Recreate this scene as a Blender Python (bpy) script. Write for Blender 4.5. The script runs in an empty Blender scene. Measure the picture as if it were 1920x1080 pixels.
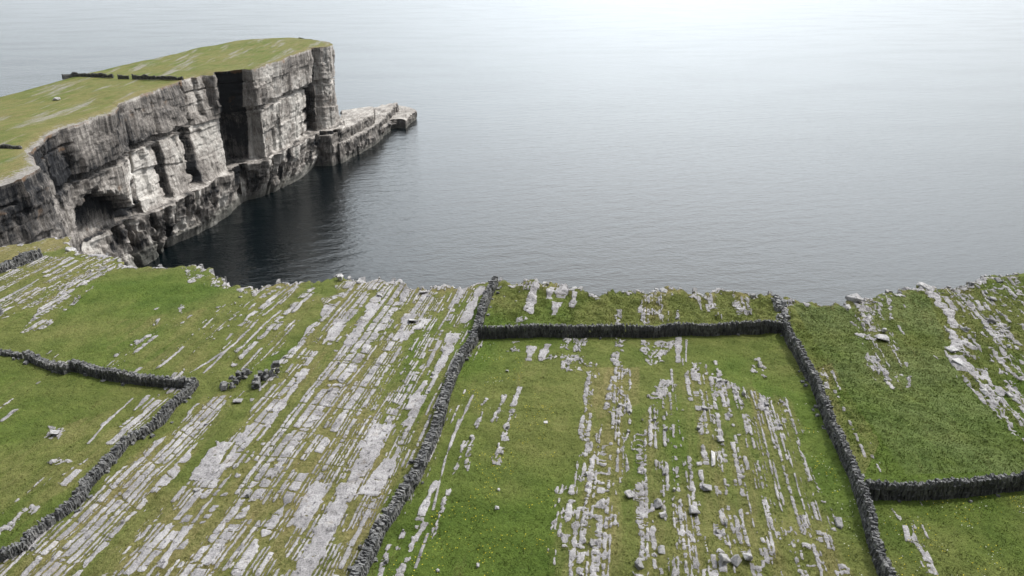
import bpy, math, random
import numpy as np
from mathutils import Vector
random.seed(7); rng = np.random.default_rng(7)
S = bpy.context.scene
R = math.radians
# ---------------- camera ----------------
CAMH, PITCH, F = 103.0, R(24), 1350.0
cam = bpy.data.cameras.new('camera'); co = bpy.data.objects.new('camera', cam); S.collection.objects.link(co)
co.location = (0, 0, CAMH); co.rotation_euler = (R(90) - PITCH, 0, 0)
cam.sensor_width = 36; cam.lens = 36 * F / 1920; cam.clip_start = .5; cam.clip_end = 60000
S.camera = co
# ---------------- world, sun, exposure ----------------
VEIL = 43.0
SUN_AZ, SUN_EL = R(58), R(50)          # azimuth clockwise from +Y
w = bpy.data.worlds.new('World'); S.world = w; w.use_nodes = True
nt = w.node_tree; nt.nodes.clear()
sky = nt.nodes.new('ShaderNodeTexSky'); sky.sky_type = 'NISHITA'; sky.sun_disc = False
sky.sun_elevation = SUN_EL; sky.sun_rotation = SUN_AZ; sky.dust_density = 6; sky.air_density = 1.0; sky.ozone_density = 1.0
hs = nt.nodes.new('ShaderNodeHueSaturation'); hs.inputs['Saturation'].default_value = .28
bg = nt.nodes.new('ShaderNodeBackground'); bg.inputs['Strength'].default_value = .07
wo = nt.nodes.new('ShaderNodeOutputWorld')
nt.links.new(sky.outputs[0], hs.inputs['Color'])
# bright hazy veil of thin cloud on the sunward side of the sky
tc = nt.nodes.new('ShaderNodeTexCoord'); dp = nt.nodes.new('ShaderNodeVectorMath'); dp.operation = 'DOT_PRODUCT'
nv_ = Vector((.14, .77, .62)).normalized(); dp.inputs[1].default_value = nv_; nt.links.new(tc.outputs['Generated'], dp.inputs[0])
rp_ = nt.nodes.new('ShaderNodeValToRGB'); nt.links.new(dp.outputs['Value'], rp_.inputs[0])
for e_, (p_, c_) in zip([rp_.color_ramp.elements[0], rp_.color_ramp.elements[1], rp_.color_ramp.elements.new(.6), rp_.color_ramp.elements.new(.85), rp_.color_ramp.elements.new(.93)], ((.05, 0), (1., .96), (.5, .26), (.78, .345), (.90, .84))):
    e_.position = p_; e_.color = (c_ * .86, c_ * .94, c_, 1)
vm = nt.nodes.new('ShaderNodeVectorMath'); vm.operation = 'SCALE'; nt.links.new(rp_.outputs[0], vm.inputs[0]); vm.inputs['Scale'].default_value = VEIL
ad = nt.nodes.new('ShaderNodeVectorMath'); ad.operation = 'ADD'; nt.links.new(hs.outputs[0], ad.inputs[0]); nt.links.new(vm.outputs[0], ad.inputs[1])
nt.links.new(ad.outputs[0], bg.inputs[0]); nt.links.new(bg.outputs[0], wo.inputs[0])
sl = bpy.data.lights.new('sun', 'SUN'); sl.energy = 3.1; sl.angle = R(1.2); sl.color = (1, .96, .9)
so = bpy.data.objects.new('sun', sl); S.collection.objects.link(so)
sd = Vector((math.sin(SUN_AZ) * math.cos(SUN_EL), math.cos(SUN_AZ) * math.cos(SUN_EL), math.sin(SUN_EL)))
so.rotation_euler = sd.to_track_quat('Z', 'Y').to_euler(); so.location = (60, 60, 180)
S.view_settings.view_transform = 'Standard'; S.view_settings.look = 'None'
S.view_settings.gamma = 1; S.view_settings.exposure = 0.0
S.cycles.max_bounces = 5

# ---------------- helpers ----------------
def P(px, py, z):
    """point of the world seen at photo pixel (px,py) at height z"""
    u = 540 - py; r = px - 960
    d = math.sin(PITCH) * F - math.cos(PITCH) * u; fw = math.cos(PITCH) * F + math.sin(PITCH) * u
    t = (CAMH - z) / d
    return np.array([r * t, fw * t])
def depth_at(y, z): return y * math.cos(PITCH) + (CAMH - z) * math.sin(PITCH)

def hash3(ix, iy, iz, seed):
    n = (ix.astype(np.int64) * 374761393 + iy.astype(np.int64) * 668265263 + iz.astype(np.int64) * 2147483647 + seed * 974634777) & 0xffffffff
    n = ((n ^ (n >> 13)) * 1274126177) & 0xffffffff
    n = ((n ^ (n >> 15)) * 2246822519) & 0xffffffff
    return ((n ^ (n >> 16)) & 0xffffff) / float(0xffffff)
def noise(x, y, z=0., seed=0):
    x, y, z = np.broadcast_arrays(np.asarray(x, float), np.asarray(y, float), np.asarray(z, float))
    fx, fy, fz = np.floor(x), np.floor(y), np.floor(z)
    a, b, c = x - fx, y - fy, z - fz
    a, b, c = [t * t * (3 - 2 * t) for t in (a, b, c)]
    o = 0
    for i in (0, 1):
        for j in (0, 1):
            for k in (0, 1):
                o = o + hash3(fx + i, fy + j, fz + k, seed) * (a if i else 1 - a) * (b if j else 1 - b) * (c if k else 1 - c)
    return o
def fbm(x, y, z=0., o=4, seed=0):
    t = 0; A = .5; s = 0
    for i in range(o):
        t = t + A * noise(np.asarray(x) * 2 ** i, np.asarray(y) * 2 ** i, np.asarray(z) * 2 ** i, seed + i); s += A; A *= .5
    return t / s

def link(o, parent=None):
    S.collection.objects.link(o)
    if parent: o.parent = parent
    return o
def mesh_obj(name, V, Fc, mat, attrs=None, smooth=False, parent=None):
    m = bpy.data.meshes.new(name)
    V = np.asarray(V, dtype=np.float32)
    if isinstance(Fc, np.ndarray):
        n, k = Fc.shape
        m.vertices.add(len(V)); m.vertices.foreach_set('co', V.ravel())
        m.loops.add(n * k); m.polygons.add(n)
        m.loops.foreach_set('vertex_index', Fc.astype(np.int32).ravel())
        m.polygons.foreach_set('loop_start', np.arange(0, n * k, k, dtype=np.int32))
        m.update(calc_edges=True)
    else:
        m.from_pydata(V.tolist(), [], Fc); m.update()
    for k, a in (attrs or {}).items():
        at = m.attributes.new(k, 'FLOAT', 'POINT'); at.data.foreach_set('value', np.asarray(a, dtype=np.float32))
    if smooth: m.polygons.foreach_set('use_smooth', [True] * len(m.polygons))
    m.materials.append(mat)
    o = bpy.data.objects.new(name, m)
    return link(o, parent)
def tag(o, label=None, cat=None, group=None, kind=None):
    for k, v in (('label', label), ('category', cat), ('group', group), ('kind', kind)):
        if v: o[k] = v
    return o

# ---------------- node helpers ----------------
class N:
    def __init__(s, name):
        s.m = bpy.data.materials.new(name); s.m.use_nodes = True; s.t = s.m.node_tree; s.t.nodes.clear()
        s.out = s.t.nodes.new('ShaderNodeOutputMaterial'); s.b = s.t.nodes.new('ShaderNodeBsdfPrincipled')
        s.t.links.new(s.b.outputs[0], s.out.inputs[0])
        s.pos = s.t.nodes.new('ShaderNodeNewGeometry').outputs['Position']
    def n(s, ty, **k):
        o = s.t.nodes.new(ty)
        for a, b in k.items(): setattr(o, a, b)
        return o
    def l(s, a, b):
        if hasattr(a, 'default_value') or hasattr(a, 'is_output'): s.t.links.new(a, b)
        else: b.default_value = a
    def attr(s, name): return s.n('ShaderNodeAttribute', attribute_name=name).outputs['Fac']
    def noise(s, scale=1, vec=(1, 1, 1), rot=0, detail=4, rough=.6, src=None, dist=0):
        mp = s.n('ShaderNodeMapping'); s.l(src or s.pos, mp.inputs[0]); mp.inputs['Scale'].default_value = vec; mp.inputs['Rotation'].default_value = (0, 0, rot)
        if rot:      # rotate first, then scale
            m0 = s.n('ShaderNodeMapping'); s.l(src or s.pos, m0.inputs[0]); m0.inputs['Rotation'].default_value = (0, 0, rot)
            mp.inputs['Rotation'].default_value = (0, 0, 0); s.l(m0.outputs[0], mp.inputs[0])
        t = s.n('ShaderNodeTexNoise'); s.l(mp.outputs[0], t.inputs['Vector'])
        t.inputs['Scale'].default_value = scale; t.inputs['Detail'].default_value = detail; t.inputs['Roughness'].default_value = rough; t.inputs['Distortion'].default_value = dist
        return t.outputs['Fac']
    def ramp(s, v, stops, interp='LINEAR'):
        r = s.n('ShaderNodeValToRGB'); s.l(v, r.inputs[0]); e = r.color_ramp; e.interpolation = interp
        while len(e.elements) < len(stops): e.elements.new(.5)
        for el, (p, c) in zip(e.elements, stops):
            el.position = p; el.color = (*c, 1) if isinstance(c, tuple) else (c, c, c, 1)
        return r.outputs[0]
    def mix(s, f, a, b, mode='MIX'):
        m = s.n('ShaderNodeMix', data_type='RGBA', blend_type=mode)
        s.l(f, m.inputs[0])
        for q, i in ((a, 6), (b, 7)):
            if isinstance(q, tuple): m.inputs[i].default_value = (*q, 1)
            else: s.l(q, m.inputs[i])
        return m.outputs[2]
    def math(s, op, a, b=0, c=None, clamp=False):
        m = s.n('ShaderNodeMath', operation=op); m.use_clamp = clamp
        s.l(a, m.inputs[0]); s.l(b, m.inputs[1])
        if c is not None: s.l(c, m.inputs[2])
        return m.outputs[0]
    def bump(s, h, dist=.1, strength=1, prev=None):
        b = s.n('ShaderNodeBump'); b.inputs['Distance'].default_value = dist; b.inputs['Strength'].default_value = strength
        s.l(h, b.inputs['Height'])
        if prev: s.l(prev, b.inputs['Normal'])
        return b.outputs[0]
    def done(s, col, rough=.9, nrm=None, spec=.2):
        s.l(col, s.b.inputs['Base Color']) if not isinstance(col, tuple) else setattr(s.b.inputs['Base Color'], 'default_value', (*col, 1))
        s.b.inputs['Roughness'].default_value = rough; s.b.inputs['Specular IOR Level'].default_value = spec
        if nrm: s.l(nrm, s.b.inputs['Normal'])
        return s.m
JA = R(9.5)
# grass / turf: attribute dry (0..1), rock (0..1)
def turf(name, headland=False, slabs=False):
    a = N(name)
    big = a.noise(.045, detail=3); mid = a.noise(.35, detail=4, rough=.65); fine = a.noise(3.2, detail=5, rough=.75); ff = a.noise(11, detail=3, rough=.8)
    strk = a.noise(.5, vec=(1, .16, 1), rot=JA, detail=5, rough=.7)
    g = a.ramp(mid, [(.3, (.090, .108, .029)), (.5, (.119, .136, .038)), (.72, (.160, .165, .055))])
    lush = a.ramp(mid, [(.3, (.062, .098, .018)), (.7, (.104, .144, .029))])
    g = a.mix(a.ramp(big, [(.42, 0.), (.58, 1.)]), g, lush)
    g = a.mix(a.math('MULTIPLY', a.attr('cool'), a.ramp(a.noise(.12, detail=3), [(.35, .1), (.6, .75)])), g, a.ramp(mid, [(.3, (.092, .124, .042)), (.7, (.138, .170, .064))]))
    dryc = a.ramp(fine, [(.3, (.135, .115, .045)), (.65, (.25, .205, .10))])
    df = a.math('MULTIPLY_ADD', a.attr('dry'), .75, a.math('MULTIPLY_ADD', strk, 1.5, -.78))
    col = a.mix(a.ramp(df, [(.12, 0.), (.75, .8)]), g, dryc)
    col = a.mix(1.0, col, a.ramp(fine, [(.25, .68), (.5, 1.), (.75, 1.32)]), 'MULTIPLY')
    col = a.mix(1.0, col, a.ramp(ff, [(.3, .82), (.5, 1.), (.72, 1.2)]), 'MULTIPLY')
    rk = a.math('ADD', a.attr('rock'), a.math('MULTIPLY_ADD', a.noise(1.1, detail=5, rough=.75), 1.5, -.78 ))
    rf = a.ramp(rk, [(.50, 0.), (.60, 1.)])
    rc = a.ramp(a.noise(1.9, detail=6, rough=.7), [(.3, (.14, .125, .11)), (.5, (.27, .25, .23)), (.7, (.38, .365, .35))])
    if headland:
        s2 = a.noise(.22, vec=(1, .10, 1), rot=R(-4), detail=7, rough=.7)
        st = a.ramp(s2, [(.54, 0.), (.64, .75)])
        rf = a.math('MAXIMUM', rf, st)
    col = a.mix(rf, col, rc)
    h = a.math('ADD', a.math('MULTIPLY', fine, .6), a.math('MULTIPLY', ff, .35))
    if slabs:
        e = a.math('MULTIPLY_ADD', a.noise(6, detail=4, rough=.7), .12, -.06)
        mk = a.ramp(a.math('MULTIPLY_ADD', a.math('ADD', a.attr('rf'), e), 5, .5), [(.47, 0.), (.56, 1.)])
        n1 = a.noise(.5, detail=5, rough=.65); n2 = a.noise(8, detail=5, rough=.75); n3 = a.noise(2.6, vec=(1, .6, 1), rot=JA, detail=6, rough=.75)
        lc = a.ramp(n1, [(.3, (.24, .23, .23)), (.5, (.36, .345, .35)), (.7, (.46, .445, .445))])
        lc = a.mix(1.0, lc, a.ramp(n2, [(.3, .6), (.5, 1.), (.72, 1.3)]), 'MULTIPLY')
        lc = a.mix(a.ramp(n3, [(.36, .8), (.45, 0.)]), lc, (.055, .052, .055))
        lc = a.mix(a.ramp(a.noise(.9, detail=4, rough=.6), [(.6, 0.), (.72, .35)]), lc, (.26, .21, .15))
        lc = a.mix(1.0, lc, a.ramp(a.attr('tone'), [(0., .8), (.5, 1.), (1., 1.15)]), 'MULTIPLY')
        edge = a.ramp(a.math('MULTIPLY_ADD', a.math('ADD', a.attr('rf'), e), 5, .5), [(.36, 0.), (.50, .55)])
        col = a.mix(a.math('MULTIPLY', edge, a.math('SUBTRACT', 1, mk)), col, (.10, .085, .045))
        col = a.mix(mk, col, lc)
        h = a.math('MULTIPLY_ADD', mk, .25, h)
    return a.done(col, .95, a.bump(h, .35, .9), .08)
M_GROUND = turf('field_ground', False, True); M_HEAD = turf('headland_turf', True)

def limestone(name, c0, c1, c2, dark=.5):
    a = N(name)
    n1 = a.noise(.8, detail=5, rough=.65); n2 = a.noise(7, detail=5, rough=.75); n3 = a.noise(3.0, vec=(1, .45, 1), rot=JA, detail=6, rough=.8)
    col = a.ramp(n1, [(.3, c0), (.5, c1), (.72, c2)])
    col = a.mix(1.0, col, a.ramp(n2, [(.3, .62), (.5, 1.), (.75, 1.25)]), 'MULTIPLY')
    pit = a.ramp(n3, [(.345, 1.), (.43, 0.)])
    col = a.mix(a.math('MULTIPLY', pit, dark), col, (.035, .035, .04))
    tn = a.attr('tone')
    col = a.mix(1.0, col, a.ramp(tn, [(0., .6), (.5, 1.), (1., 1.35)]), 'MULTIPLY')
    h = a.math('SUBTRACT', n2, a.math('MULTIPLY', pit, .8))
    return a.done(col, .88, a.bump(h, .12, .9), .15)
M_SLAB = limestone('limestone', (.21, .20, .205), (.335, .325, .33), (.44, .43, .43), .75)
M_WALL = limestone('wall_stone', (.085, .087, .09), (.15, .15, .15), (.26, .255, .25), .6)
M_BOULD = limestone('boulder_stone', (.22, .215, .22), (.34, .33, .33), (.46, .45, .44), .6)

# cliff
a = N('cliff_rock')
strk = a.noise(.9, vec=(1, 1, .045), detail=8, rough=.75); st2 = a.noise(3.2, vec=(1, 1, .10), detail=5, rough=.7)
blot = a.noise(.16, vec=(1, 1, 1.2), detail=7, rough=.72); bed = a.noise(1.1, vec=(.05, .05, 1.6), detail=5, rough=.7); fine = a.noise(1.5, detail=7, rough=.75)
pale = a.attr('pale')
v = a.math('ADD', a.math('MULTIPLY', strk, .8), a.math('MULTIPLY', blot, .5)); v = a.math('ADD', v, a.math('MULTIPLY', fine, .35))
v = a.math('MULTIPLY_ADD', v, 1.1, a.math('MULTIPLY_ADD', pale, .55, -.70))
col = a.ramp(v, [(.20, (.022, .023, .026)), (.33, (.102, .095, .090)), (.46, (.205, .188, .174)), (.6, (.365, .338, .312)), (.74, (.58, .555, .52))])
col = a.mix(1.0, col, a.ramp(st2, [(.3, .68), (.5, 1.), (.7, 1.22)]), 'MULTIPLY')
col = a.mix(1.0, col, a.ramp(bed, [(.34, .58), (.41, 1.)]), 'MULTIPLY')
rust = a.ramp(a.math('ADD', a.noise(.13, detail=3), a.attr('rust')), [(.66, 0.), (.8, .55)])
col = a.mix(rust, col, (.24, .135, .065))
tide = a.attr('tide')
col = a.mix(tide, col, a.ramp(fine, [(.3, (.07, .075, .065)), (.7, (.19, .185, .165))]))
h = a.math('ADD', a.math('MULTIPLY', st2, .5), a.math('MULTIPLY', fine, 1.)); h = a.math('ADD', h, a.math('MULTIPLY', bed, .6))
M_CLIFF = a.done(col, .9, a.bump(h, .5, .7), .12)

# sea
a = N('sea_water')
w1 = a.noise(.16, vec=(.45, 1, 1), rot=R(-14), detail=3, rough=.55, dist=.3)
w2 = a.noise(.7, vec=(.5, 1, 1), rot=R(10), detail=4, rough=.6)
w0 = a.noise(.02, vec=(.4, 1, 1), rot=R(-8), detail=3, rough=.5)
h = a.math('ADD', a.math('MULTIPLY', w1, 1.5), a.math('MULTIPLY', w2, .75))
M_SEA = a.done((.0008, .0030, .0042), .08, a.bump(h, .75, .48), .5)
a.b.inputs['IOR'].default_value = 1.36
a.l(a.ramp(w0, [(.35, .03), (.65, .09)]), a.b.inputs['Roughness'])

# ---------------- near land outline ----------------
ZN = 65.0
edge_px = [(-150,478),(-60,470),(0,460),(60,455),(95,442),(130,440),(136,468),(170,471),(215,476),(232,494),(270,498),(330,497),(345,492),(365,493),(395,501),(415,518),(430,530),(450,532),(485,541),(500,534),(530,530),(560,526),(580,523),(600,522),(630,518),(645,519),(660,527),(700,522),(750,525),(775,538),(830,540),(880,535),(905,531),(930,531),(950,531),(975,530),(1000,528),(1060,530),(1070,543),(1110,549),(1125,552),(1130,543),(1165,542),(1215,545),(1275,538),(1300,548),(1345,538),(1400,548),(1455,555),(1490,562),(1520,565),(1580,571),(1592,555),(1640,556),(1680,545),(1720,534),(1745,534),(1770,537),(1830,520),(1880,513),(1920,508),(2100,500),(2300,524)]
E2 = np.array([P(x, y, ZN) for x, y in edge_px])
E2 = np.vstack([[(-420, 112), (-125, 112)], E2, [(160, 84), (300, 60)]])
o_ = np.argsort(E2[:, 0]); E2 = E2[o_]
def yedge(x):
    x = np.asarray(x, float)
    base = np.interp(x, E2[:, 0], E2[:, 1])
    j = (np.floor(noise(x * 1.1, 0, 0, 5) * 4) / 4 - .4) * 1.6 + (noise(x * 3.1, 3, 0, 6) - .5) * .8
    return base + j * (np.abs(x) < 95)
def gz(x, y):
    """height of the near land"""
    x = np.asarray(x, float); y = np.asarray(y, float)
    z = ZN + (fbm(x * .08, y * .08, 0, 3, 11) - .5) * .9 + (fbm(x * .5, y * .5, 0, 3, 21) - .5) * .25
    rough = np.clip((x - 24) / 10, 0, 1) * np.clip((y - 45) / 8, 0, 1)
    z = z + rough * (fbm(x * .9, y * 1.3, 0, 3, 31) - .5) * .55
    top = np.clip((y - 72.5) / 4, 0, 1) * np.clip((x + 3) / 3, 0, 1) * np.clip((42 - x) / 5, 0, 1)
    z = z + top * (fbm(x * .7, y * .9, 0, 3, 33) - .45) * .9
    return z

# ---------------- rock density map (photo polygons laid on the ground) ----------------
def poly_world(pts): return np.array([P(x, y, ZN) for x, y in pts])
def inside(poly, x, y):
    r = np.zeros(np.shape(x), bool); n = len(poly); j = n - 1
    for i in range(n):
        xi, yi = poly[i]; xj, yj = poly[j]
        c = ((yi > y) != (yj > y)) & (x < (xj - xi) * (y - yi) / (yj - yi + 1e-12) + xi)
        r ^= c; j = i
    return r
DENS = [  # polygon, density, class (0 pavement, 1 ribs, 2 rubble)
 ([(-40,1110),(-40,1050),(60,1015),(150,950),(210,890),(300,820),(385,745),(440,738),(445,765),(395,820),(330,890),(230,985),(120,1110)], .96, 0),
 ([(385,740),(470,735),(640,560),(620,530),(660,525),(900,535),(880,610),(850,680),(815,790),(780,870),(720,960),(640,1110),(100,1110),(250,960)], .78, 0),
 ([(470,765),(530,690),(610,590),(600,560),(660,540),(640,600),(560,720),(470,850),(340,990),(290,1110),(210,1110),(330,960)], .9, 0),
 ([(430,740),(480,720),(460,790),(360,900),(240,1020),(180,1110),(120,1110),(230,990),(330,890)], .16, 1),
 ([(560,800),(700,640),(760,650),(640,840),(500,1010),(430,1110),(330,1110),(430,960)], .85, 0),
 ([(640,860),(740,740),(800,760),(770,860),(720,950),(650,1110),(440,1110),(520,1000)], .95, 0),
 ([(700,780),(760,640),(860,560),(900,540),(860,660),(815,770),(740,860)], .62, 0),
 ([(470,540),(600,530),(600,560),(540,640),(470,700),(380,700),(460,600)], .42, 1),
 ([(0,500),(60,478),(210,480),(190,500),(100,560),(0,600),(-40,590)], .62, 1),
 ([(200,482),(222,492),(140,570),(80,615),(30,625),(60,590),(130,530)], .55, 2),
 ([(350,500),(430,530),(420,545),(350,530)], .35, 2),
 ([(430,545),(560,525),(560,545),(480,560)], .5, 2),
 ([(150,870),(330,700),(350,720),(290,780),(200,845)], .38, 1),
 ([(0,1000),(0,960),(190,830),(230,800),(190,870),(120,930)], .14, 1),
 ([(200,690),(330,600),(480,560),(470,600),(330,690)], .10, 1),
 ([(870,690),(880,640),(935,600),(900,700),(850,800),(800,900),(730,1010),(690,1110),(670,1110),(780,920)], .12, 1),
 ([(1095,680),(1122,680),(1108,800),(1100,900),(1080,1110),(1025,1110),(1045,920),(1082,900)], .82, 2),
 ([(1140,725),(1150,690),(1178,690),(1180,820),(1158,950),(1140,1110),(1080,1110),(1103,880)], .88, 2),
 ([(1195,780),(1290,700),(1300,790),(1290,930),(1205,930)], .62, 2),
 ([(1312,820),(1400,780),(1425,950),(1318,940)], .97, 2),
 ([(1290,690),(1440,740),(1510,860),(1575,1000),(1590,1110),(1190,1110),(1190,820),(1240,740)], .52, 2),
 ([(1410,730),(1480,740),(1520,880),(1560,1000),(1400,1000),(1395,820)], .66, 1),
 ([(1205,545),(1275,535),(1255,565),(1250,606),(1205,606),(1195,580)], .75, 2),
 ([(1300,552),(1345,550),(1350,592),(1320,590)], .38, 2),
 ([(1375,548),(1408,550),(1412,590),(1380,588)], .8, 2),
 ([(960,535),(1060,530),(1065,548),(960,550)], .6, 1),
 ([(1455,556),(1487,560),(1478,605),(1462,600)], .95, 2),
 ([(1590,555),(1640,560),(1665,610),(1690,660),(1690,735),(1655,735),(1635,680),(1605,610)], .36, 2),
 ([(1730,535),(1800,540),(1920,640),(1920,850),(1890,800),(1790,690),(1770,600)], .26, 2),
 ([(1800,535),(1920,520),(1920,640),(1860,600)], .16, 2),
 ([(1520,690),(1570,690),(1575,730),(1530,730)], .15, 2),
 ([(1690,960),(1740,1080),(1775,1080),(1700,950)], .25, 2),
]
DENSW = [(poly_world(p), d, c) for p, d, c in DENS]
SJ, CJ = math.sin(JA), math.cos(JA)
def uv2xy(u, v): return u * CJ + v * SJ, -u * SJ + v * CJ
def xy2uv(x, y): return x * CJ - y * SJ, x * SJ + y * CJ
def dens(x, y):
    wob = (fbm(x * .35, y * .35, 0, 3, 41) - .5) * 3.0; wob2 = (fbm(x * .35, y * .35, 0, 3, 45) - .5) * 3.0
    d = np.full(np.shape(x), .004); c = np.ones(np.shape(x), int)
    for p, dd, cc in DENSW:
        m = inside(p, x + wob * .5, y + wob2)
        d = np.where(m, dd, d); c = np.where(m, cc, c)
    return np.where(d > .02, d ** .66, d), c
# explicit strips: (x0,y0,x1,y1,width px, class)
PATCH = [
 (975,728,962,765,13,0),(960,770,932,872,13,2),(947,742,926,795,10,2),(910,752,868,885,8,2),(887,745,846,832,5,0),(862,790,835,862,5,0),(872,830,850,897,7,2),
 (845,915,808,1010,9,2),(819,902,786,975,12,0),(791,980,745,1085,17,2),(757,995,746,1028,11,2),(730,1020,708,1085,9,2),(802,997,778,1065,5,0),(945,812,935,872,9,2),(878,862,872,886,10,2),(835,862,812,960,4,0),
 (972,642,966,662,26,2),(997,652,990,680,14,0),(1028,645,1013,680,16,0),(1042,670,1030,676,18,2),(1062,637,1058,657,14,2),(1088,635,1087,662,18,2),(1064,668,1062,697,22,2),(1085,670,1082,695,15,2),
 (1160,637,1157,688,20,2),(1210,637,1210,668,14,2),(1248,640,1226,686,30,2),(1272,632,1271,682,11,0),(1287,638,1286,680,4,0),(1252,715,1225,750,26,2),(1305,680,1303,710,12,2),(1340,670,1345,705,14,2),(1345,715,1350,745,18,2),(1420,668,1425,700,20,2),(1428,735,1434,780,12,2),(1462,740,1472,790,9,2),(1324,682,1324,700,6,2),
 (1004,535,990,590,17,0),(1058,535,1050,560,22,0),(1035,540,1028,562,12,0),(1045,568,1038,590,14,0),(1078,550,1072,575,10,0),(1160,582,1160,606,10,2),(1270,585,1270,606,8,2),(980,597,975,606,22,2),(1105,540,1107,552,9,0),
 # big slabs of the pavement field
 (722,800,690,842,36,0),(700,842,660,905,30,0),(655,905,560,1085,34,0),(795,745,760,800,15,0),(735,862,690,925,28,0),(600,905,560,985,30,0),(850,628,838,660,20,0),(838,662,812,712,17,0),(800,715,765,770,14,0),(770,590,757,608,20,0),(765,622,748,645,16,0),(800,600,780,618,18,0),(905,540,868,606,14,0),(870,545,852,570,12,0),(825,640,800,690,8,0),
 (640,600,618,640,20,0),(700,580,650,650,16,0),(715,548,690,585,16,0),
 (575,690,500,800,14,0),(470,800,400,900,14,0),(350,985,300,1065,16,0),(420,830,370,900,30,0),
 # left fields
 (30,770,0,795,12,0),(215,700,190,715,10,0),(285,630,250,650,14,2),(260,640,215,670,8,1),(120,868,100,875,26,2),(165,865,118,900,16,2),(110,905,95,918,24,2),(65,950,52,965,22,2),(22,985,10,995,16,2),(110,805,98,822,22,2),(330,700,312,722,6,0),(280,740,250,770,8,0),(265,690,250,700,6,0),(300,600,288,612,10,2),(345,575,335,590,14,2),(400,600,380,620,6,0),(470,620,380,700,5,0),(440,650,355,700,4,0),(250,745,190,800,6,0),(210,780,165,835,7,0),
 # right fields
 (1612,560,1618,572,24,2),(1618,575,1625,590,24,2),(1626,592,1634,610,20,2),(1636,610,1640,622,22,2),(1620,628,1628,640,22,2),(1655,690,1672,730,12,2),(1688,700,1690,706,8,2),(1703,706,1706,728,13,2),(1598,608,1604,616,12,2),(1665,560,1672,600,6,2),
 (1745,548,1770,580,18,0),(1772,555,1790,580,10,0),(1778,582,1790,615,18,0),(1785,620,1795,650,15,0),(1782,648,1795,655,24,0),(1792,665,1812,690,24,0),(1800,640,1830,655,20,0),(1818,690,1840,705,16,0),(1845,690,1862,720,10,0),(1872,720,1880,740,12,0),(1845,725,1855,742,14,2),(1815,560,1905,690,7,2),(1850,600,1880,660,9,2),(1880,665,1915,710,22,2),(1855,730,1905,820,8,2),(1890,625,1910,650,10,2),(1895,735,1918,760,12,2),
 (1540,690,1552,725,8,2),(1672,953,1690,975,6,2),(1697,985,1705,1015,9,0),(1738,1035,1758,1080,6,0),
]
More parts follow.
